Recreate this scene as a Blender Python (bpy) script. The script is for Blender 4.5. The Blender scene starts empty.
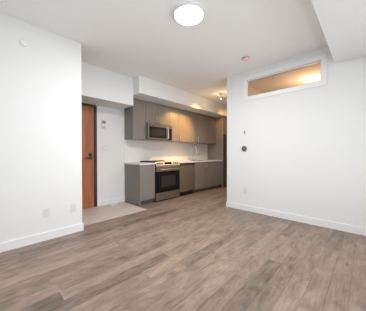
import bpy, bmesh, math, random
from mathutils import Vector, Matrix
C = bpy.context.scene.collection
S = bpy.context.scene

# ------------------------------------------------------------------ camera
YAW, PITCH, ROLL, CAMZ = 0.7606, -0.0071, -0.0016, 1.105
fw = Vector((math.cos(YAW)*math.cos(PITCH), math.sin(YAW)*math.cos(PITCH), math.sin(PITCH)))
rt = Vector((math.sin(YAW), -math.cos(YAW), 0)); up = rt.cross(fw)
c_, s_ = math.cos(ROLL), math.sin(ROLL)
r2 = c_*rt + s_*up; u2 = -s_*rt + c_*up
cd = bpy.data.cameras.new('camera'); cam = bpy.data.objects.new('camera', cd); C.objects.link(cam)
cam.matrix_world = Matrix(((r2.x, u2.x, -fw.x, 0), (r2.y, u2.y, -fw.y, 0), (r2.z, u2.z, -fw.z, CAMZ), (0, 0, 0, 1)))
cd.sensor_width = 36; cd.sensor_fit = 'HORIZONTAL'; cd.lens = 36*194.53/366; cd.clip_start = .02
S.camera = cam

# ------------------------------------------------------------------ light, world, exposure
S.view_settings.view_transform = 'Standard'; S.view_settings.look = 'None'
S.view_settings.gamma = 1; S.view_settings.use_curve_mapping = False
S.view_settings.exposure = 0.83
w = bpy.data.worlds.new('sky'); S.world = w; w.use_nodes = True
w.node_tree.nodes['Background'].inputs[0].default_value = (.9, .95, 1, 1)
w.node_tree.nodes['Background'].inputs[1].default_value = .8

def area(name, loc, direction, sx, sy, power, col=(1, 1, 1)):
    l = bpy.data.lights.new(name, 'AREA'); l.shape = 'RECTANGLE'; l.size = sx; l.size_y = sy
    l.energy = power; l.color = col
    o = bpy.data.objects.new(name, l); C.objects.link(o); o.location = loc
    o.rotation_euler = Vector(direction).to_track_quat('-Z', 'Z').to_euler()
    return o
# daylight just outside the two windows behind the camera
area('daylight_window_south', (1.35, -1.25, 1.35), (0, 1, .45), 3.4, 2.2, 36, (.93, .97, 1))
area('daylight_window_west', (-1.25, 1.1, 1.35), (1, 0, .45), 2.6, 2.2, 9.5, (.93, .97, 1))

# ------------------------------------------------------------------ materials
def mat(name, col=(.8, .8, .8), rough=.5, metal=0, emit=None, estr=0, spec=.5, coat=0):
    m = bpy.data.materials.new(name); m.use_nodes = True
    b = m.node_tree.nodes['Principled BSDF']
    b.inputs['Base Color'].default_value = (*col, 1); b.inputs['Roughness'].default_value = rough
    b.inputs['Metallic'].default_value = metal; b.inputs['Specular IOR Level'].default_value = spec
    b.inputs['Coat Weight'].default_value = coat
    if emit: b.inputs['Emission Color'].default_value = (*emit, 1); b.inputs['Emission Strength'].default_value = estr
    return m
def nd(m, t, **k):
    n = m.node_tree.nodes.new(t)
    for a, v in k.items(): setattr(n, a, v)
    return n
def noisy(m, c1, c2, scale=(1, 1, 1), ns=5, detail=4, bump=0, bscale=None, lo=.3, hi=.7, rough=None):
    """base colour between c1 and c2 by a stretched noise, with optional bump"""
    t = m.node_tree; L = t.links.new; b = t.nodes['Principled BSDF']
    tc = nd(m, 'ShaderNodeTexCoord'); mp = nd(m, 'ShaderNodeMapping'); mp.inputs['Scale'].default_value = scale
    L(tc.outputs['Object'], mp.inputs[0])
    n = nd(m, 'ShaderNodeTexNoise'); n.inputs['Scale'].default_value = ns; n.inputs['Detail'].default_value = detail
    L(mp.outputs[0], n.inputs['Vector'])
    r = nd(m, 'ShaderNodeValToRGB'); r.color_ramp.elements[0].position = lo; r.color_ramp.elements[1].position = hi
    r.color_ramp.elements[0].color = (*c1, 1); r.color_ramp.elements[1].color = (*c2, 1)
    L(n.outputs['Fac'], r.inputs[0]); L(r.outputs[0], b.inputs['Base Color'])
    if bump:
        bp = nd(m, 'ShaderNodeBump'); bp.inputs['Strength'].default_value = bump; bp.inputs['Distance'].default_value = .002
        L(n.outputs['Fac'], bp.inputs['Height']); L(bp.outputs[0], b.inputs['Normal'])
    return m
M = {}
M['wall'] = noisy(mat('white wall paint', rough=.85, spec=.25), (.79, .79, .787), (.81, .81, .807), ns=140, bump=.03)
M['ceil'] = noisy(mat('ceiling paint', rough=.95, spec=.1), (.89, .89, .89), (.91, .91, .91), ns=160, bump=.05)
M['soffit'] = noisy(mat('bulkhead paint', rough=.95, spec=.1), (.85, .85, .845), (.87, .87, .865), ns=160, bump=.05)
M['trim'] = mat('satin trim paint', (.83, .83, .827), .45)
M['plastic'] = mat('white plastic', (.72, .72, .72), .4)
M['slot'] = mat('dark slot', (.3, .3, .3), .5)
M['cab'] = noisy(mat('taupe cabinet laminate', rough=.34, spec=.85), (.20, .179, .162), (.23, .206, .187), scale=(1, 1, .06), ns=60, bump=.03)
M['cabdark'] = noisy(mat('taupe cabinet end panel', rough=.45), (.225, .205, .188), (.25, .23, .213), scale=(1, 1, .06), ns=60, bump=.03)
M['kick'] = mat('toe kick laminate', (.11, .10, .095), .5)
M['nickel'] = mat('brushed nickel', (.62, .58, .54), .32, 1)
M['knob'] = mat('satin knob metal', (.42, .39, .36), .5, 1)
M['chrome'] = mat('polished chrome', (.75, .75, .76), .12, 1)
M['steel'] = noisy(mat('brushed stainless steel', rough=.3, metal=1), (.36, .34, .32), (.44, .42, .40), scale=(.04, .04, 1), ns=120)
M['steel_mw'] = noisy(mat('darker stainless steel trim', rough=.28, metal=1), (.25, .235, .22), (.31, .295, .28), scale=(.04, .04, 1), ns=120)  # darker steel tone for the microwave door frame and panel cap
M['steel_dw'] = noisy(mat('brushed stainless front', rough=.38, metal=1), (.46, .41, .36), (.54, .485, .43), scale=(1, 1, .04), ns=120)
M['steel_dark'] = noisy(mat('dark stainless steel', rough=.42, metal=.7), (.11, .095, .09), (.14, .125, .115), scale=(1, 1, .04), ns=120)
M['black'] = mat('black enamel', (.012, .012, .013), .25)
M['glassblack'] = mat('black oven glass', (.008, .008, .009), .10, spec=.2)
M['cooktop'] = mat('black cooktop', (.010, .010, .011), .5, spec=.2)
M['window_dark'] = mat('smoked oven window', (.03, .028, .027), .12, spec=.35)
M['frame'] = mat('dark bronze metal', (.035, .032, .03), .45)
M['counter'] = noisy(mat('white quartz', rough=.25), (.74, .73, .71), (.82, .81, .79), ns=30)
M['splash'] = noisy(mat('white backsplash panel', rough=.3), (.80, .785, .77), (.82, .805, .79), ns=6)
M['pink'] = mat('red ring print', (.75, .30, .32), .5)
M['grey'] = mat('grey plastic', (.22, .22, .23), .4)
M['darkgrey'] = mat('charcoal plastic', (.045, .045, .05), .3)
M['midgrey'] = mat('mid grey plastic', (.30, .30, .30), .4)
M['diff'] = mat('opal diffuser', (.9, .9, .9), .5, emit=(1, .985, .96), estr=7)
M['diff_warm'] = mat('warm opal diffuser', (.9, .9, .9), .5, emit=(1, .70, .40), estr=3)
M['bulb'] = mat('halogen lens', (.9, .9, .9), .3, emit=(1, .78, .5), estr=12)
M['paper'] = mat('white card', (.85, .85, .84), .7)
M['interior'] = noisy(mat('adjoining room paint', rough=.9, spec=.1), (.80, .80, .79), (.83, .83, .82), ns=100)
# entry tiles: large pale porcelain with thin joints
m = mat('pale porcelain tile', rough=.5)
t = m.node_tree; L = t.links.new; b = t.nodes['Principled BSDF']
tc = nd(m, 'ShaderNodeTexCoord'); bk = nd(m, 'ShaderNodeTexBrick'); bk.offset = .5
bk.inputs['Scale'].default_value = 1; bk.inputs['Brick Width'].default_value = .61; bk.inputs['Row Height'].default_value = .305
bk.inputs['Mortar Size'].default_value = .0022; bk.inputs['Color1'].default_value = (.66, .58, .51, 1); bk.inputs['Color2'].default_value = (.70, .62, .55, 1)
bk.inputs['Mortar'].default_value = (.56, .49, .43, 1)
no = nd(m, 'ShaderNodeTexNoise'); no.inputs['Scale'].default_value = 9; no.inputs['Detail'].default_value = 6
mx = nd(m, 'ShaderNodeMix', data_type='RGBA', blend_type='MULTIPLY'); mx.inputs[0].default_value = .18
L(tc.outputs['Object'], bk.inputs[0]); L(tc.outputs['Object'], no.inputs['Vector'])
L(bk.outputs['Color'], mx.inputs[6]); L(no.outputs['Fac'], mx.inputs[7]); L(mx.outputs[2], b.inputs['Base Color'])
M['tile'] = m
# wood door
M['doorwood'] = noisy(mat('orange brown oak veneer', rough=.45), (.33, .095, .030), (.48, .165, .062), scale=(1, 1, .05), ns=26, detail=6, lo=.35, hi=.68)
# floor boards: tone from the board's own attribute, grain along x
m = mat('taupe oak board', rough=.42, spec=.4)
t = m.node_tree; L = t.links.new; b = t.nodes['Principled BSDF']
tc = nd(m, 'ShaderNodeTexCoord'); at = nd(m, 'ShaderNodeAttribute', attribute_name='board')
sx = nd(m, 'ShaderNodeSeparateColor'); L(at.outputs['Color'], sx.inputs[0])
def mathn(op, a, bb=None, cl=False):
    n = nd(m, 'ShaderNodeMath', operation=op); n.use_clamp = cl
    for i, v in enumerate((a, bb)):
        if v is None: continue
        if isinstance(v, (int, float)): n.inputs[i].default_value = v
        else: L(v, n.inputs[i])
    return n.outputs[0]
off = nd(m, 'ShaderNodeCombineXYZ'); L(mathn('MULTIPLY', sx.outputs[1], 37.0), off.inputs[0]); L(mathn('MULTIPLY', sx.outputs[2], 91.0), off.inputs[1])
va = nd(m, 'ShaderNodeVectorMath', operation='ADD'); L(tc.outputs['Object'], va.inputs[0]); L(off.outputs[0], va.inputs[1])
def stretched(sc, scale, detail, rough=.55, dist=0):
    mp = nd(m, 'ShaderNodeMapping'); mp.inputs['Scale'].default_value = sc; L(va.outputs[0], mp.inputs[0])
    n = nd(m, 'ShaderNodeTexNoise'); n.inputs['Scale'].default_value = scale; n.inputs['Detail'].default_value = detail
    n.inputs['Roughness'].default_value = rough; n.inputs['Distortion'].default_value = dist
    L(mp.outputs[0], n.inputs['Vector']); return n.outputs['Fac']
cloud = stretched((1.3, 3.6, 1), 3.2, 7, .74, .6)
grain = stretched((1, 14, 1), 4.0, 6, .65, .3)
fine = stretched((1, 30, 1), 9.0, 3)
v = mathn('ADD', mathn('MULTIPLY', mathn('SUBTRACT', cloud, .5), 1.5), mathn('MULTIPLY', mathn('SUBTRACT', grain, .5), .6))
v = mathn('ADD', v, mathn('MULTIPLY', mathn('SUBTRACT', fine, .5), .22))
v = mathn('ADD', v, sx.outputs[0], True)
r = nd(m, 'ShaderNodeValToRGB'); e = r.color_ramp.elements
e[0].position = .0; e[0].color = (.085, .062, .050, 1); e[1].position = 1; e[1].color = (.43, .325, .258, 1)
x_ = e.new(.30); x_.color = (.185, .136, .106, 1)
x_ = e.new(.60); x_.color = (.29, .213, .166, 1)
L(v, r.inputs[0])
# knots and checks: small dark streaks
mp = nd(m, 'ShaderNodeMapping'); mp.inputs['Scale'].default_value = (1.5, 5.2, 1); L(va.outputs[0], mp.inputs[0])
vo = nd(m, 'ShaderNodeTexVoronoi'); vo.inputs['Scale'].default_value = 1.9; L(mp.outputs[0], vo.inputs['Vector'])
kn = nd(m, 'ShaderNodeMapRange'); kn.inputs[1].default_value = .04; kn.inputs[2].default_value = .17; kn.inputs[3].default_value = .7; kn.inputs[4].default_value = 0
L(vo.outputs['Distance'], kn.inputs[0])
kk = mathn('MULTIPLY', kn.outputs[0], mathn('GREATER_THAN', stretched((.4, 1, 1), 2.2, 1), .50))
mx = nd(m, 'ShaderNodeMix', data_type='RGBA'); L(kk, mx.inputs[0]); L(r.outputs[0], mx.inputs[6]); mx.inputs[7].default_value = (.06, .04, .03, 1)
L(mx.outputs[2], b.inputs['Base Color'])
bp = nd(m, 'ShaderNodeBump'); bp.inputs['Strength'].default_value = .12; bp.inputs['Distance'].default_value = .002
L(grain, bp.inputs['Height']); L(bp.outputs[0], b.inputs['Normal'])
M['boards'] = m
# clear glass that lets light through
m = bpy.data.materials.new('clear window glass'); m.use_nodes = True; t = m.node_tree; t.nodes.clear()
o_ = t.nodes.new('ShaderNodeOutputMaterial'); tr = t.nodes.new('ShaderNodeBsdfTransparent'); gl = t.nodes.new('ShaderNodeBsdfGlossy')
gl.inputs['Roughness'].default_value = .02; fr = t.nodes.new('ShaderNodeFresnel'); fr.inputs[0].default_value = 1.45
ms = t.nodes.new('ShaderNodeMixShader'); t.links.new(fr.outputs[0], ms.inputs[0]); t.links.new(tr.outputs[0], ms.inputs[1]); t.links.new(gl.outputs[0], ms.inputs[2]); t.links.new(ms.outputs[0], o_.inputs[0])
tr.inputs[0].default_value = (.96, .97, .96, 1)
M['glass'] = m

# ------------------------------------------------------------------ helpers (all shapes given in room coordinates)
def box(bm, x0, x1, y0, y1, z0, z1, bev=0):
    g = bmesh.ops.create_cube(bm, size=1)['verts']
    for v in g: v.co = Vector(((x0+x1)/2+v.co.x*(x1-x0), (y0+y1)/2+v.co.y*(y1-y0), (z0+z1)/2+v.co.z*(z1-z0)))
    if bev:
        ed = list({e for v in g for e in v.link_edges})
        bmesh.ops.bevel(bm, geom=ed, offset=bev, segments=2, affect='EDGES')
    return g
def B(*a, bev=0):
    bm = bmesh.new(); box(bm, *a, bev=bev); return bm
def Bs(*boxes, bev=0):
    bm = bmesh.new()
    for a in boxes: box(bm, *a, bev=bev)
    return bm
def lathe(bm, prof, origin, axis, seg=32):
    """profile of (radius, height along axis) turned about axis"""
    q = Vector(axis).to_track_quat('Z', 'Y'); rings = []
    for rr, h in prof:
        if rr < 1e-6: rings.append([bm.verts.new(Vector(origin)+q @ Vector((0, 0, h)))])
        else: rings.append([bm.verts.new(Vector(origin)+q @ Vector((rr*math.cos(2*math.pi*i/seg), rr*math.sin(2*math.pi*i/seg), h))) for i in range(seg)])
    for a, c in zip(rings, rings[1:]):
        for i in range(seg):
            j = (i+1) % seg
            if len(a) == 1 and len(c) == 1: continue
            if len(a) == 1: bm.faces.new((a[0], c[i], c[j]))
            elif len(c) == 1: bm.faces.new((a[i], c[0], a[j]))
            else: bm.faces.new((a[i], c[i], c[j], a[j]))
    bmesh.ops.recalc_face_normals(bm, faces=bm.faces)
    return bm
def Lt(prof, origin, axis, seg=32): return lathe(bmesh.new(), prof, origin, axis, seg)
def tube(bm, pts, rad, seg=12):
    pts = [Vector(p) for p in pts]; rings = []; n = len(pts)
    prev = None
    for i, p in enumerate(pts):
        d = (pts[min(i+1, n-1)]-pts[max(i-1, 0)]).normalized()
        if prev is None: a = d.orthogonal().normalized()
        else: a = (prev-d*prev.dot(d)).normalized()
        prev = a; c = d.cross(a)
        rr = rad[i] if isinstance(rad, (list, tuple)) else rad
        rings.append([bm.verts.new(p+rr*(math.cos(2*math.pi*k/seg)*a+math.sin(2*math.pi*k/seg)*c)) for k in range(seg)])
    for a, c in zip(rings, rings[1:]):
        for k in range(seg): bm.faces.new((a[k], a[(k+1) % seg], c[(k+1) % seg], c[k]))
    bm.faces.new(rings[0][::-1]); bm.faces.new(rings[-1])
    bmesh.ops.recalc_face_normals(bm, faces=bm.faces)
    return bm
def prism(bm, poly, x0, x1):
    """polygon of (y, z) extruded along x"""
    a = [bm.verts.new((x0, y, z)) for y, z in poly]; c = [bm.verts.new((x1, y, z)) for y, z in poly]
    bm.faces.new(a); bm.faces.new(c[::-1]); n = len(poly)
    for i in range(n): bm.faces.new((a[i], a[(i+1) % n], c[(i+1) % n], c[i]))
    bmesh.ops.recalc_face_normals(bm, faces=bm.faces); return bm
WL = {}
def obj(name, bm, m, parent=None, smooth=False, label=None):
    me = bpy.data.meshes.new(name)
    base = WL.get(parent.name, Vector()) if parent else Vector()
    if not parent:
        base = sum((v.co for v in bm.verts), Vector())/max(1, len(bm.verts)) if False else Vector()
    bmesh.ops.translate(bm, verts=bm.verts, vec=-base)
    if smooth:
        for f in bm.faces: f.smooth = True
        for e in bm.edges:
            if len(e.link_faces) == 2 and e.calc_face_angle(0) > .6: e.smooth = False
    bm.to_mesh(me); bm.free()
    o = bpy.data.objects.new(name, me); C.objects.link(o); me.materials.append(m)
    if parent: o.parent = parent
    WL[o.name] = base
    if label: o['label'] = label
    return o
def thing(name, label, cat, loc, group=None):
    o = bpy.data.objects.new(name, None); o.empty_display_size = .1; C.objects.link(o); o.location = loc
    o['label'] = label; o['category'] = cat
    if group: o['group'] = group
    WL[o.name] = Vector(loc)
    return o
def tag(o, label, cat, group=None):
    o['label'] = label; o['category'] = cat
    if group: o['group'] = group
    return o
def struct(name, bm, m, parent=None, smooth=False):
    o = obj(name, bm, m, parent, smooth)
    if not parent: o['kind'] = 'structure'
    return o
def sgroup(name, loc):
    o = bpy.data.objects.new(name, None); C.objects.link(o); o.location = loc; o['kind'] = 'structure'
    WL[o.name] = Vector(loc); return o

# ------------------------------------------------------------------ dimensions
H = 2.704; UL = 1.031; VL = 3.005; UR = 3.598; VR = 2.149; VB = 4.134
X0, Y0, X1 = -.95, -.95, 6.75
UC = 2.3555

# ------------------------------------------------------------------ floor of staggered boards, tone per board
random.seed(11)
bm = bmesh.new(); col = bm.loops.layers.float_color.new('board')
W, O, LN = .13, .102, 1.22
fixed = {4: (2.10, {-1: .26}), 9: (1.40, {0: .32}), 11: (1.41, {-1: .30}), 12: (.44, {-1: .28, 0: .62}), 20: (.30, {0: .33}), 5: (1.62, {}), 10: (1.05, {0: .64})}
for rw in range(int((Y0-O)/W)-1, int((VB-O)/W)+1):
    ya, yb = max(Y0, O+rw*W), min(VB, O+(rw+1)*W)
    if yb <= ya: continue
    st, tones = fixed.get(rw, (random.random()*LN, {}))
    for k in range(-4, 7):
        xa, xb = max(X0, st+k*LN), min(X1, st+(k+1)*LN)
        tone = min(.72, max(.28, random.gauss(.52, .075)))
        tone = tones.get(k, tone); g1, g2 = random.random(), random.random()
        if xb <= xa: continue
        j = .0006
        f = bm.faces.new([bm.verts.new(p) for p in ((xa+j, ya+j, 0), (xb-j, ya+j, 0), (xb-j, yb-j, 0), (xa+j, yb-j, 0))])
        for lp in f.loops: lp[col] = (tone, g1, g2, 1)
r_ = bmesh.ops.extrude_face_region(bm, geom=list(bm.faces))
bmesh.ops.translate(bm, verts=[v for v in r_['geom'] if isinstance(v, bmesh.types.BMVert)], vec=(0, 0, -.012))
bmesh.ops.recalc_face_normals(bm, faces=bm.faces)
fl = struct('floor', bm, M['boards'])
struct('floor_slab', B(X0-.15, X1+.1, Y0-.15, VB+.15, -.12, -.0125), M['kick'])
struct('floor_tile', B(X0, 2.30, 3.165, VB, 0, .006), M['tile'])
struct('trim_1', B(X0, 2.305, 3.155, 3.1655, 0, .0065), M['nickel'])

# ------------------------------------------------------------------ ceiling, walls, bulkheads
struct('ceiling', B(X0-.15, X1+.1, Y0-.15, VB+.15, H, H+.1), M['ceil'])
struct('wall_left', B(X0, UL, VL, VL+.125, 0, H), M['wall'])
struct('wall_right', Bs((UR, UR+.12, Y0, .521, 0, H), (UR, UR+.12, 1.724, VR, 0, H), (UR, UR+.12, .521, 1.724, 0, 2.212), (UR, UR+.12, .521, 1.724, 2.533, H)), M['wall'])
struct('wall_corridor', B(UR+.12, X1, VR-.12, VR, 0, H), M['wall'])
DX0, DX1, DZ = .77, 1.668, 2.085
struct('wall_back', Bs((X0, DX0-.048, VB, VB+.15, 0, H), (DX1+.048, X1, VB, VB+.15, 0, H), (DX0-.048, DX1+.048, VB, VB+.15, DZ+.048, H)), M['wall'])
struct('wall_end', B(X1, X1+.1, Y0-.1, VB, 0, H), M['interior'])
struct('wall_adjoining', B(UR+.12, X1, Y0-.12, Y0, 0, H), M['interior'])
# window walls behind the camera
def window_wall(name, wn, axis, fixedc, a0, a1, z0, z1, s0, s1, panes):
    """wall across [s0, s1] with an opening [a0, a1] x [z0, z1]; axis 0 = wall runs along x"""
    def bb(p0, p1, q0, q1, t0, t1):
        return (p0, p1, fixedc+t0, fixedc+t1, q0, q1) if axis == 0 else (fixedc+t0, fixedc+t1, p0, p1, q0, q1)
    struct(name, Bs(bb(s0, a0, 0, H, -.15, 0), bb(a1, s1, 0, H, -.15, 0), bb(a0, a1, 0, z0, -.15, 0), bb(a0, a1, z1, H, -.15, 0)), M['wall'])
    g = sgroup(wn, (0, 0, 0))
    fs = [bb(a0, a1, z0, z0+.05, -.1, -.04), bb(a0, a1, z1-.05, z1, -.1, -.04)]
    for i in range(panes+1):
        xx = a0+(a1-a0-.05)*i/panes; fs.append(bb(xx, xx+.05, z0+.05, z1-.05, -.1, -.04))
    obj('window_frame', Bs(*fs), M['frame'], g)
    for i in range(panes):
        xa = a0+(a1-a0-.05)*i/panes+.05; xb = a0+(a1-a0-.05)*(i+1)/panes
        obj('window_pane', B(*bb(xa, xb, z0+.05, z1-.05, -.074, -.068)), M['glass'], g)
window_wall('wall_rear', 'window_2', 0, Y0, -.3, 3.1, .25, 2.38, X0-.15, UR+.12, 4)
window_wall('wall_side', 'window_3', 1, X0, -.2, 2.4, .25, 2.38, Y0, VL+.125, 3)
struct('wall_hall', B(X0-.15, X0, VL+.125, VB, 0, H), M['wall'])
# bulkheads
struct('ceiling_beam', (lambda bm: bm)(bmesh.new()) if False else Bs((X0, UR, Y0, .359, 2.429, H)), M['soffit'])
struct('wall_soffit_entry', B(X0, 2.255, 3.589, VB, 2.128, H), M['wall'])
struct('wall_soffit_kitchen', B(2.255, X1, 3.3705, VB, 2.3546, H), M['wall'])

# baseboards
def base(name, boxes):
    bm = bmesh.new()
    for (x0, x1, y0, y1) in boxes:
        box(bm, x0, x1, y0, y1, 0, .092)
    for (x0, x1, y0, y1) in boxes:
        g = box(bm, x0, x1, y0, y1, .092, .102, 0)
    struct(name, bm, M['trim'])
T = .014
base('baseboard_left', [(X0, UL+T, VL-T, VL), (UL, UL+T, VL, VL+.125)])
base('baseboard_right', [(UR-T, UR, Y0, VR+T), (UR, UR+.8, VR, VR+T)])
base('baseboard_back', [(DX1+.049, UC-.003, VB-T, VB)])

# ------------------------------------------------------------------ entry door
d = sgroup('door_1', (DX1, VB, 0))
obj('door_slab', B(DX0, DX1, VB+.02, VB+.065, .012, DZ, bev=.002), M['doorwood'], d)
obj('door_frame', Bs((DX0-.048, DX0, VB-.008, VB+.09, 0, DZ+.048), (DX1, DX1+.048, VB-.008, VB+.09, 0, DZ+.048), (DX0, DX1, VB-.008, VB+.09, DZ, DZ+.048)), M['frame'], d)
obj('door_sill', B(DX0, DX1, VB-.02, VB+.09, 0, .011), M['nickel'], d)
bm = Lt([(0, 0), (.032, 0), (.032, .012), (.012, .014), (.012, .045), (0, .045)], (DX1-.075, VB+.02, 1.03), (0, -1, 0))
tube(bm, [(DX1-.075, VB-.02, 1.03), (DX1-.10, VB-.03, 1.03), (DX1-.19, VB-.03, 1.03)], .011)
obj('door_handle', bm, M['frame'], d, True)
obj('door_deadbolt', Lt([(0, 0), (.034, 0), (.034, .014), (.024, .026), (0, .026)], (DX1-.075, VB+.02, 1.100), (0, -1, 0)), M['frame'], d, True)
struct('wall_outside', B(DX0-.2, DX1+.2, VB+.151, VB+.2, 0, H), M['interior'])

# ------------------------------------------------------------------ transom window in the right wall
wn = sgroup('window_1', (UR, 1.12, 2.2))
a, b_, zb, zt = .521, 1.724, 2.212, 2.533
cw = .072
obj('window_casing', Bs((UR-.014, UR, a-cw, b_+cw, zb-cw, zb), (UR-.014, UR, a-cw, b_+cw, zt, zt+cw), (UR-.014, UR, a-cw, a, zb, zt), (UR-.014, UR, b_, b_+cw, zb, zt)), M['trim'], wn)
obj('window_frame', Bs((UR+.03, UR+.075, a, b_, zb, zb+.012), (UR+.03, UR+.075, a, b_, zt-.012, zt), (UR+.03, UR+.075, a, a+.012, zb+.012, zt-.012), (UR+.03, UR+.075, b_-.012, b_, zb+.012, zt-.012)), M['trim'], wn)
obj('window_pane', B(UR+.05, UR+.056, a+.012, b_-.012, zb+.012, zt-.012), M['glass'], wn)

# ------------------------------------------------------------------ ceiling fixtures
def disc_light(name, label, loc, dm, r=.175, rm=None):
    l = thing(name, label, 'ceiling light', loc)
    obj('rim', Lt([(r-.012, 0), (r, 0), (r, .03), (r-.012, .034), (r-.014, .026)], loc, (0, 0, -1), 48), rm or M['plastic'], l, True)
    obj('diffuser', Lt([(0, .034), (r-.05, .033), (r-.014, .026), (r-.014, .004)], loc, (0, 0, -1), 48), dm, l, True)
    return l
disc_light('ceiling_light', 'round flush white disc light glowing on the open room ceiling', (1.655, 1.478, H), M['diff'])
l = bpy.data.lights.new('warm_lamp_glow', 'POINT'); l.energy = 10.5; l.color = (1, .57, .30); l.shadow_soft_size = .12
lo = bpy.data.objects.new('warm_lamp_glow', l); C.objects.link(lo); lo.location = (4.85, .87, H-.42)
disc_light('ceiling_light', 'warm glowing round ceiling light seen through the transom window', (4.85, .87, H), M['diff_warm'], .155, M['diff_warm'])
sm = thing('smoke_detector', 'small round white smoke detector with a pink ring on the ceiling above the transom', 'smoke detector', (3.07, 1.475, H))
obj('mounting_base', Lt([(0, 0), (.062, 0), (.062, .010), (0, .010)], (3.07, 1.475, H), (0, 0, -1)), M['pink'], sm, True)
obj('ring_band', Lt([(.055, .010), (.060, .010), (.060, .026), (.055, .026)], (3.07, 1.475, H), (0, 0, -1)), M['pink'], sm, True, label='pink ring band')
obj('sensor_cover', Lt([(.055, .026), (.050, .030), (.045, .042), (.022, .046), (.020, .041), (.008, .041), (0, .043)], (3.07, 1.475, H), (0, 0, -1)), M['plastic'], sm, True)
dl = area('ceiling_light_glow', (1.655, 1.478, H-.045), (0, 0, -1), .3, .3, 28, (.98, .985, 1)); dl.data.shape = 'DISK'
# spotlight cluster in the kitchen aisle
SL = (4.40, 2.80, H)
sp = thing('spotlight_fixture', 'ceiling spotlight cluster with bright warm lamps above the kitchen aisle', 'spotlight', SL)
obj('canopy', Lt([(0, 0), (.06, 0), (.06, .02), (.05, .026), (0, .026)], SL, (0, 0, -1)), M['plastic'], sp, True)
obj('stem', tube(bmesh.new(), [(SL[0], SL[1], H-.025), (SL[0], SL[1], H-.10)], .006), M['nickel'], sp, True)
obj('cross_bar', tube(bmesh.new(), [(SL[0]-.12, SL[1]+.035, H-.10), (SL[0]+.12, SL[1]-.035, H-.10)], .006), M['nickel'], sp, True)
for k, tgt in ((-1, (3.80, 3.77, 1.60)), (0, (4.40, 2.9, 0)), (1, (5.95, 3.5, 2.0))):
    p = Vector((SL[0]+k*.11, SL[1]-k*.032, H-.125)); dr = (Vector(tgt)-p).normalized()
    hd = obj('lamp_head', Lt([(0, -.030), (.010, -.030), (.013, -.01), (.022, .028), (.019, .028), (.015, .015)], p, dr, 24), M['nickel'], sp, True)
    obj('lamp_lens', Lt([(0, .024), (.018, .024), (.018, .020)], p, dr, 24), M['bulb'], hd, True)
    l = bpy.data.lights.new('spot_beam', 'SPOT'); l.energy = (115, 44, 50)[k+1]; l.color = ((1, .52, .15), (1, .78, .58), (1, .52, .15))[k+1]; l.spot_size = (1.15, 2.45, .8)[k+1]; l.spot_blend = 1; l.shadow_soft_size = .05
    lo = bpy.data.objects.new('spot_beam', l); C.objects.link(lo); lo.location = p+dr*.045; lo.rotation_euler = dr.to_track_quat('-Z', 'Y').to_euler()
l = bpy.data.lights.new('lamp_glow', 'POINT'); l.energy = 2.0; l.color = (1, .68, .38); l.shadow_soft_size = .05
lo = bpy.data.objects.new('lamp_glow', l); C.objects.link(lo); lo.location = (SL[0], SL[1], H-.24)

# ------------------------------------------------------------------ kitchen
VF = VB-.61          # carcass front of base units
VD = VB-.632         # door face of base units
def bar_handle(parent, x, y, z0, z1, r=.006):
    bm = bmesh.new()
    tube(bm, [(x, y-.028, z0), (x, y-.028, z1)], r, 10)
    for z in (z0+.02, z1-.02): tube(bm, [(x, y-.028, z), (x, y, z)], r*.8, 8)
    return obj('handle', bm, M['nickel'], parent, True)
def base_unit(label, x0, x1, doors, left_panel=False, toe_z=.10):
    c = thing('base_cabinet', label, 'cabinet', (x0, VB-.3, 0), 'base cabinets under the worktop')
    xs = x0+.018 if left_panel else x0
    if left_panel: obj('end_panel', B(x0, xs, VD, VB-.001, 0, .874, bev=.001), M['cabdark'], c)
    obj('carcass', B(xs+.0005, x1-.0005, VF, VB-.001, toe_z, .874), M['cab'], c)
    obj('toe_kick', B(xs+.0005, x1-.0005, VF+.05, VF+.065, 0, toe_z-.001), M['kick'], c)
    for (a, b2, hx) in doors:
        dd = obj('door', B(a+.0015, b2-.0015, VD, VF-.001, toe_z+.004, .866, bev=.0015), M['cab'], c)
        if hx is not None: bar_handle(dd, hx, VD, .70, .84)
    return c
base_unit('single-door taupe base cabinet standing free of the range, beside the entry tile', UC, 2.765, [(UC+.018, 2.755, 2.715)], True)
base_unit('double-door taupe base cabinet with two bar handles below the kitchen faucet', 4.160, 5.13, [(4.163, 4.647, 4.605), (4.647, 5.13, 4.695)])
base_unit('plain taupe base cabinet without visible handles between the sink doors and the tall panel', 5.131, 5.600, [(5.133, 5.598, None)])
# dishwasher
dw = thing('dishwasher', 'stainless built-in dishwasher with a black kick plate beside the range', 'dishwasher', (3.85, VB-.3, 0))
obj('body', B(3.553, 4.157, VF+.01, VB-.01, .12, .872), M['steel_dark'], dw)
obj('front_panel', B(3.556, 4.154, VD-.004, VF+.009, .125, .80, bev=.004), M['steel_dw'], dw)
obj('control_strip', B(3.556, 4.154, VD-.004, VF+.009, .806, .868, bev=.004), M['steel_dark'], dw, label='dark control strip')
obj('kick_plate', B(3.556, 4.154, VF+.035, VF+.045, .0, .124), M['black'], dw, label='black kick plate')
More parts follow.
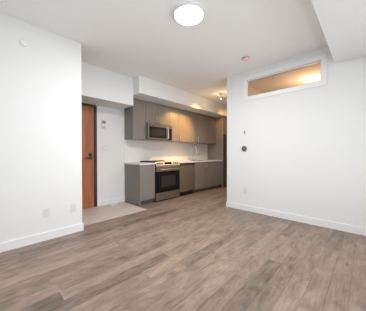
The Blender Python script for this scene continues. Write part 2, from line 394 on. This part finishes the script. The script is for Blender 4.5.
# range
X, Y = 2.772, 3.537
RF = VB-.655
rg = thing('range', 'stainless slide-in range with a black oven door and front knobs', 'range', ((X+Y)/2, VB-.33, 0))
obj('body', B(X, Y, RF+.045, VB-.012, .02, .905, bev=.002), M['steel'], rg)
obj('toe_base', B(X+.01, Y-.01, RF+.06, VB-.05, 0, .019), M['black'], rg)
obj('cooktop', B(X-.002, Y+.002, RF+.05, VB-.012, .906, .917, bev=.002), M['cooktop'], rg, label='black glass cooktop')
obj('dark_rear_strip', B(X+.002, Y-.002, VB-.065, VB-.012, .9175, .936, bev=.002), M['cooktop'], rg, label='added black strip along the cooktop rear')  # black strip added so the cooktop's back edge stays dark despite reflections
for (bx, by, br) in ((X+.2, RF+.2, .10), (X+.56, RF+.2, .08), (X+.2, RF+.46, .075), (X+.56, RF+.46, .10)):
    obj('burner_ring', Lt([(br-.004, 0), (br-.004, .0008), (br, .0008), (br, 0)], (bx, by, .917), (0, 0, 1), 40), M['midgrey'], rg)
cp = obj('control_panel', prism(bmesh.new(), [(RF-.005, .800), (RF-.005, .845), (RF+.048, .928), (RF+.10, .930), (RF+.10, .906), (RF+.05, .906), (RF+.05, .800)], X, Y), M['knob'], rg)
nrm = Vector((0, -.083, .053)).normalized(); ctr = Vector((0, RF+.0215, .8865))
bmd = bmesh.new(); tdir = Vector((0, .053, .083)).normalized()
pA = [Vector((xx, 0, 0))+ctr+tdir*s*.030+nrm*.0015 for xx, s in ((X+.27, -1), (X+.50, -1), (X+.50, 1), (X+.27, 1))]
q1 = [bmd.verts.new(p) for p in pA]; q2 = [bmd.verts.new(p-nrm*.004) for p in pA]
bmd.faces.new(q1); bmd.faces.new(q2[::-1])
for i in range(4): bmd.faces.new((q1[i], q1[(i+1) % 4], q2[(i+1) % 4], q2[i]))
bmesh.ops.recalc_face_normals(bmd, faces=bmd.faces)
obj('display', bmd, M['glassblack'], cp, label='black touch display')
for kx in (.06, .13, .20, .57, .635, .70):
    p = Vector((X+kx, 0, 0))+ctr
    obj('knob', Lt([(0, 0), (.025, 0), (.025, .006), (.020, .008), (.018, .030), (.014, .033), (0, .033)], p, nrm, 24), M['knob'], cp, True)
od = obj('oven_door', B(X+.004, Y-.004, RF, RF+.044, .215, .79, bev=.004), M['glassblack'], rg, label='black glass oven door')
obj('door_trim', B(X+.004, Y-.004, RF-.004, RF-.0005, .700, .79, bev=.0015), M['steel'], od, label='stainless band across the door top')
obj('oven_window', B(X+.15, Y-.15, RF-.003, RF-.0005, .33, .60, bev=.001), M['window_dark'], od)
bm = bmesh.new(); tube(bm, [(X+.05, RF-.055, .745), (Y-.05, RF-.055, .745)], .012, 14)
for hx in (X+.09, Y-.09): tube(bm, [(hx, RF-.055, .745), (hx, RF-.004, .745)], .009, 10)
obj('oven_handle', bm, M['steel'], od, True)
obj('storage_drawer', B(X+.004, Y-.004, RF+.002, RF+.044, .035, .207, bev=.004), M['steel'], rg)

# worktops
tag(obj('worktop', B(UC-.008, X-.003, VB-.648, VB-.001, .875, .906, bev=.002), M['counter']), 'short white quartz worktop over the free-standing end cabinet', 'worktop', 'white quartz worktops')
SX0, SX1, SY0, SY1 = 4.36, 4.94, VB-.54, VB-.16
bm = Bs((Y+.003, SX0, VB-.648, VB-.001, .875, .906), (SX1, 5.602, VB-.648, VB-.001, .875, .906), (SX0, SX1, VB-.648, SY0, .875, .906), (SX0, SX1, SY1, VB-.001, .875, .906))
tag(obj('worktop', bm, M['counter']), 'long white quartz worktop around the sink, running to the tall panel', 'worktop', 'white quartz worktops')
sk = obj('sink', Bs((SX0+.001, SX0+.004, SY0+.001, SY1-.001, .876, .903), (SX1-.004, SX1-.001, SY0+.001, SY1-.001, .876, .903), (SX0+.004, SX1-.004, SY0+.001, SY0+.004, .876, .903), (SX0+.004, SX1-.004, SY1-.004, SY1-.001, .876, .903), (SX0+.004, SX1-.004, SY0+.004, SY1-.004, .876, .880)), M['steel'])
tag(sk, 'stainless sink set into the long worktop in front of the faucet', 'sink')
fc = thing('kitchen_faucet', 'tall chrome gooseneck faucet behind the sink', 'faucet', (4.62, VB-.085, .906))
FX, FY = 4.62, VB-.085
obj('faucet_base', Lt([(0, 0), (.026, 0), (.026, .01), (.017, .016), (.017, .10), (0, .10)], (FX, FY, .906), (0, 0, 1)), M['chrome'], fc, True)
pts = [(FX, FY, 1.0), (FX, FY, 1.18)]
for i in range(13):
    an = math.pi*i/12; pts.append((FX+.085*(1-math.cos(an))*.75, FY-.085*(1-math.cos(an))*.75, 1.24+.11*math.sin(an)))
pts.append((FX+.1275, FY-.1275, 1.19))
obj('spout', tube(bmesh.new(), pts, .011, 14), M['chrome'], fc, True)
obj('spray_head', tube(bmesh.new(), [(FX+.1275, FY-.1275, 1.20), (FX+.1275, FY-.1275, 1.11)], .014, 14), M['chrome'], fc, True)
obj('lever', tube(bmesh.new(), [(FX+.015, FY, .97), (FX+.045, FY, .98), (FX+.075, FY, 1.03)], .006, 10), M['chrome'], fc, True)
# backsplash
bs = struct('wall_backsplash', B(UC-.003, 5.602, VB-.010, VB-.0005, .907, 1.452), M['splash'])

# wall cabinets
UD = VB-.352; UF = VB-.372; UZ0, UZ1 = 1.452, 2.312
def wall_unit(label, x0, x1, doors, z0=UZ0, z1=UZ1, end=False, hz=(1.49, 1.62), name='wall_cabinet', yf=UF, yd=UD):
    c = thing(name, label, 'cabinet', (x0, VB-.15, z0), 'wall cabinets above the worktop')
    xs = x0+.018 if end else x0
    if end: obj('end_panel', B(x0, xs, yf, VB-.001, z0, z1, bev=.001), M['cabdark'], c)
    obj('carcass', B(xs+.0005, x1-.0005, yd, VB-.001, z0, z1), M['cab'], c)
    for (a, b2, hx) in doors:
        dd = obj('door', B(a+.0015, b2-.0015, yf, yd-.001, z0+.002, z1-.002, bev=.0015), M['cab'], c)
        if hx is not None: bar_handle(dd, hx, yf, *hz)
    return c
wall_unit('single-door taupe wall cabinet ending the run above the free-standing worktop', UC, 2.690, [(UC+.018, 2.690, None)], end=True)
wall_unit('short double-door taupe wall cabinet directly above the microwave', 2.691, 3.452, [(2.691, 3.052, 3.008), (3.052, 3.452, 3.098)], z0=1.846, hz=(1.885, 2.03))
wall_unit('double-door taupe wall cabinet next to the microwave, glowing warm from the spotlights', 3.453, 4.115, [(3.453, 3.78, 3.735), (3.78, 4.115, 3.825)])
wall_unit('double-door taupe wall cabinet above the faucet', 4.116, 5.02, [(4.116, 4.565, 4.52), (4.565, 5.02, 4.61)])
wall_unit('narrow taupe wall cabinet butting against the tall end panel', 5.021, 5.600, [(5.021, 5.600, None)])
tag(obj('filler_strip', B(UC, 5.600, UF+.02, VB-.3, 2.3135, 2.3535), M['cabdark']), 'dark filler strip between the wall cabinets and the bulkhead', 'filler strip')
# tall panel, refrigerator and the cabinet above it
tag(obj('tall_panel', B(5.604, 5.628, VB-.64, VB-.001, .001, 2.353, bev=.001), M['cabdark']), 'floor to bulkhead dark taupe panel closing the worktop run', 'end panel')
wall_unit('deep taupe cabinet over the refrigerator behind the tall panel', 5.630, 6.50, [(5.630, 6.065, 6.02), (6.065, 6.50, 6.11)], z0=1.76, z1=2.35, hz=(1.80, 1.92), yf=VB-.632, yd=VB-.612)
fr_ = thing('refrigerator', 'dark refrigerator standing behind the tall panel', 'refrigerator', (6.07, VB-.35, 0))
obj('body', B(5.65, 6.48, VB-.60, VB-.03, .01, 1.74, bev=.004), M['steel_dark'], fr_)
obj('door', B(5.652, 6.478, VB-.655, VB-.603, .62, 1.738, bev=.006), M['steel_dark'], fr_)
obj('freezer_drawer', B(5.652, 6.478, VB-.655, VB-.603, .04, .61, bev=.006), M['steel_dark'], fr_)
obj('handle', tube(bmesh.new(), [(6.40, VB-.70, .75), (6.40, VB-.70, 1.4)], .012), M['steel'], fr_, True)

# microwave
mx0, mx1, mz0, mz1 = 2.692, 3.451, 1.445, 1.844
MF = VB-.455
mw = thing('microwave', 'stainless over-the-range microwave with a dark window hung under the short cabinet', 'microwave', ((mx0+mx1)/2, VB-.2, mz0))
obj('body', B(mx0, mx1, MF+.052, VB-.012, mz0, mz1, bev=.003), M['steel'], mw)
obj('door_gasket', B(mx0+.003, mx1-.003, MF+.0295, MF+.0515, mz0+.003, mz1-.003), M['black'], mw)
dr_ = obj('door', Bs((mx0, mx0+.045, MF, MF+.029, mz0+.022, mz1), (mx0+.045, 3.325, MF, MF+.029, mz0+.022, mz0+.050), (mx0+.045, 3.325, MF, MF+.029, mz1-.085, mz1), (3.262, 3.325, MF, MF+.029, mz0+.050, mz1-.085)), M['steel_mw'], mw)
obj('door_window', B(mx0+.046, 3.261, MF+.001, MF+.028, mz0+.051, mz1-.086), M['glassblack'], dr_)
obj('window_mesh', B(mx0+.085, 3.21, MF-.0008, MF+.0005, mz0+.095, mz1-.13), M['window_dark'], dr_)
bm = bmesh.new(); tube(bm, [(3.293, MF-.045, mz0+.05), (3.293, MF-.045, mz1-.05)], .011, 12)
for z in (mz0+.08, mz1-.08): tube(bm, [(3.293, MF-.045, z), (3.293, MF, z)], .008, 10)
obj('handle', bm, M['chrome'], dr_, True)
obj('control_panel', B(3.327, mx1, MF, MF+.029, mz0+.022, mz1-.09, bev=.001), M['glassblack'], mw)
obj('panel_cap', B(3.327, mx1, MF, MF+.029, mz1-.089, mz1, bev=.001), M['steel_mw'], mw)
obj('bottom_vent', B(mx0+.003, mx1-.003, MF+.004, MF+.029, mz0, mz0+.020), M['steel_dark'], mw)

# ------------------------------------------------------------------ small wall devices
def plate_y(o_name, x, z, wd, hh, y, parent, m, th=.006):   # on a wall facing -y
    return obj(o_name, B(x-wd/2, x+wd/2, y-th, y, z-hh/2, z+hh/2, bev=.0015), m, parent)
def outlet_y(label, x, z):
    o = thing('wall_outlet', label, 'outlet', (x, VL, z), 'wall outlets')
    plate_y('cover_plate', x, z, .072, .115, VL, o, M['plastic'])
    for dz in (.024, -.024):
        q = plate_y('receptacle', x, z+dz, .034, .030, VL-.006, o, M['plastic'], .0015)
        obj('slots', Bs((x-.008, x-.0055, VL-.0082, VL-.0074, z+dz-.004, z+dz+.007), (x+.0055, x+.008, VL-.0082, VL-.0074, z+dz-.004, z+dz+.007), (x-.002, x+.002, VL-.0082, VL-.0074, z+dz-.011, z+dz-.007)), M['slot'], q)
outlet_y('white outlet low on the bright wall, farther from the entry opening', .597, .352)
outlet_y('white outlet low on the bright wall, close to the entry corner', .917, .350)
o = thing('wall_outlet', 'white outlet low on the wall beneath the round thermostat', 'outlet', (UR, 1.742, .39), 'wall outlets')
obj('cover_plate', B(UR-.006, UR, 1.706, 1.778, .333, .448, bev=.0015), M['plastic'], o)
for dz in (.024, -.024):
    q = obj('receptacle', B(UR-.0075, UR-.006, 1.725, 1.759, .39+dz-.015, .39+dz+.015), M['plastic'], o)
    obj('slots', Bs((UR-.0082, UR-.0074, 1.734, 1.7365, .39+dz-.004, .39+dz+.007), (UR-.0082, UR-.0074, 1.7475, 1.75, .39+dz-.004, .39+dz+.007)), M['slot'], q)
cv = obj('sprinkler_cover', Lt([(0, 0), (.040, 0), (.042, .006), (.040, .016), (.034, .020), (0, .021)], (.385, VL, 2.446), (0, -1, 0), 40), M['trim'], smooth=True)
tag(cv, 'small round white cover disc high on the bright wall', 'cover')
# round thermostat and switch on the right wall
th = thing('round_thermostat', 'round charcoal thermostat mounted on the transom wall', 'thermostat', (UR, 1.758, 1.21))
obj('housing', Lt([(0, 0), (.054, 0), (.056, .010), (.050, .024), (.040, .026)], (UR, 1.758, 1.21), (-1, 0, 0), 40), M['grey'], th, True)
obj('dial_face', Lt([(.040, .024), (.040, .0262), (0, .027)], (UR, 1.758, 1.21), (-1, 0, 0), 40), M['darkgrey'], th, True)
obj('display', B(UR-.0285, UR-.0265, 1.738, 1.778, 1.20, 1.225), M['midgrey'], th)
sw = thing('wall_sensor', 'small upright grey switch above the round thermostat', 'switch', (UR, 1.755, 1.528))
obj('cover_plate', B(UR-.006, UR, 1.725, 1.785, 1.485, 1.575, bev=.0015), M['plastic'], sw)
obj('toggle', B(UR-.011, UR-.006, 1.744, 1.766, 1.503, 1.557, bev=.001), M['grey'], sw)
# intercom and double switch by the entry door
ic = thing('intercom', 'small white intercom with a grey screen beside the entry door', 'intercom', (1.86, VB, 1.75))
obj('housing', B(1.815, 1.915, VB-.018, VB, 1.655, 1.835, bev=.003), M['plastic'], ic)
obj('screen', B(1.83, 1.90, VB-.0195, VB-.018, 1.765, 1.822), M['grey'], ic)
obj('button_pad', B(1.845, 1.885, VB-.0195, VB-.018, 1.675, 1.70), M['midgrey'], ic)
ls = thing('light_switch', 'white light switch plate below the intercom by the door', 'light switch', (1.90, VB, 1.24))
obj('cover_plate', B(1.84, 1.955, VB-.006, VB, 1.182, 1.298, bev=.0015), M['plastic'], ls)
for xx in (1.872, 1.923): obj('rocker', B(xx-.016, xx+.016, VB-.009, VB-.006, 1.207, 1.273, bev=.001), M['trim'], ls)
# white vent plate lying on the tile
fv = thing('floor_vent', 'small white vent plate on the entry tile by the wall', 'vent', (2.03, 4.015, .006))
obj('vent_plate', B(1.955, 2.10, 3.97, 4.06, .006, .014, bev=.001), M['paper'], fv)
obj('louvres', Bs(*[(1.975, 2.085, y_, y_+.004, .0138, .0155) for y_ in (3.99, 4.005, 4.02, 4.035)]), M['plastic'], fv)
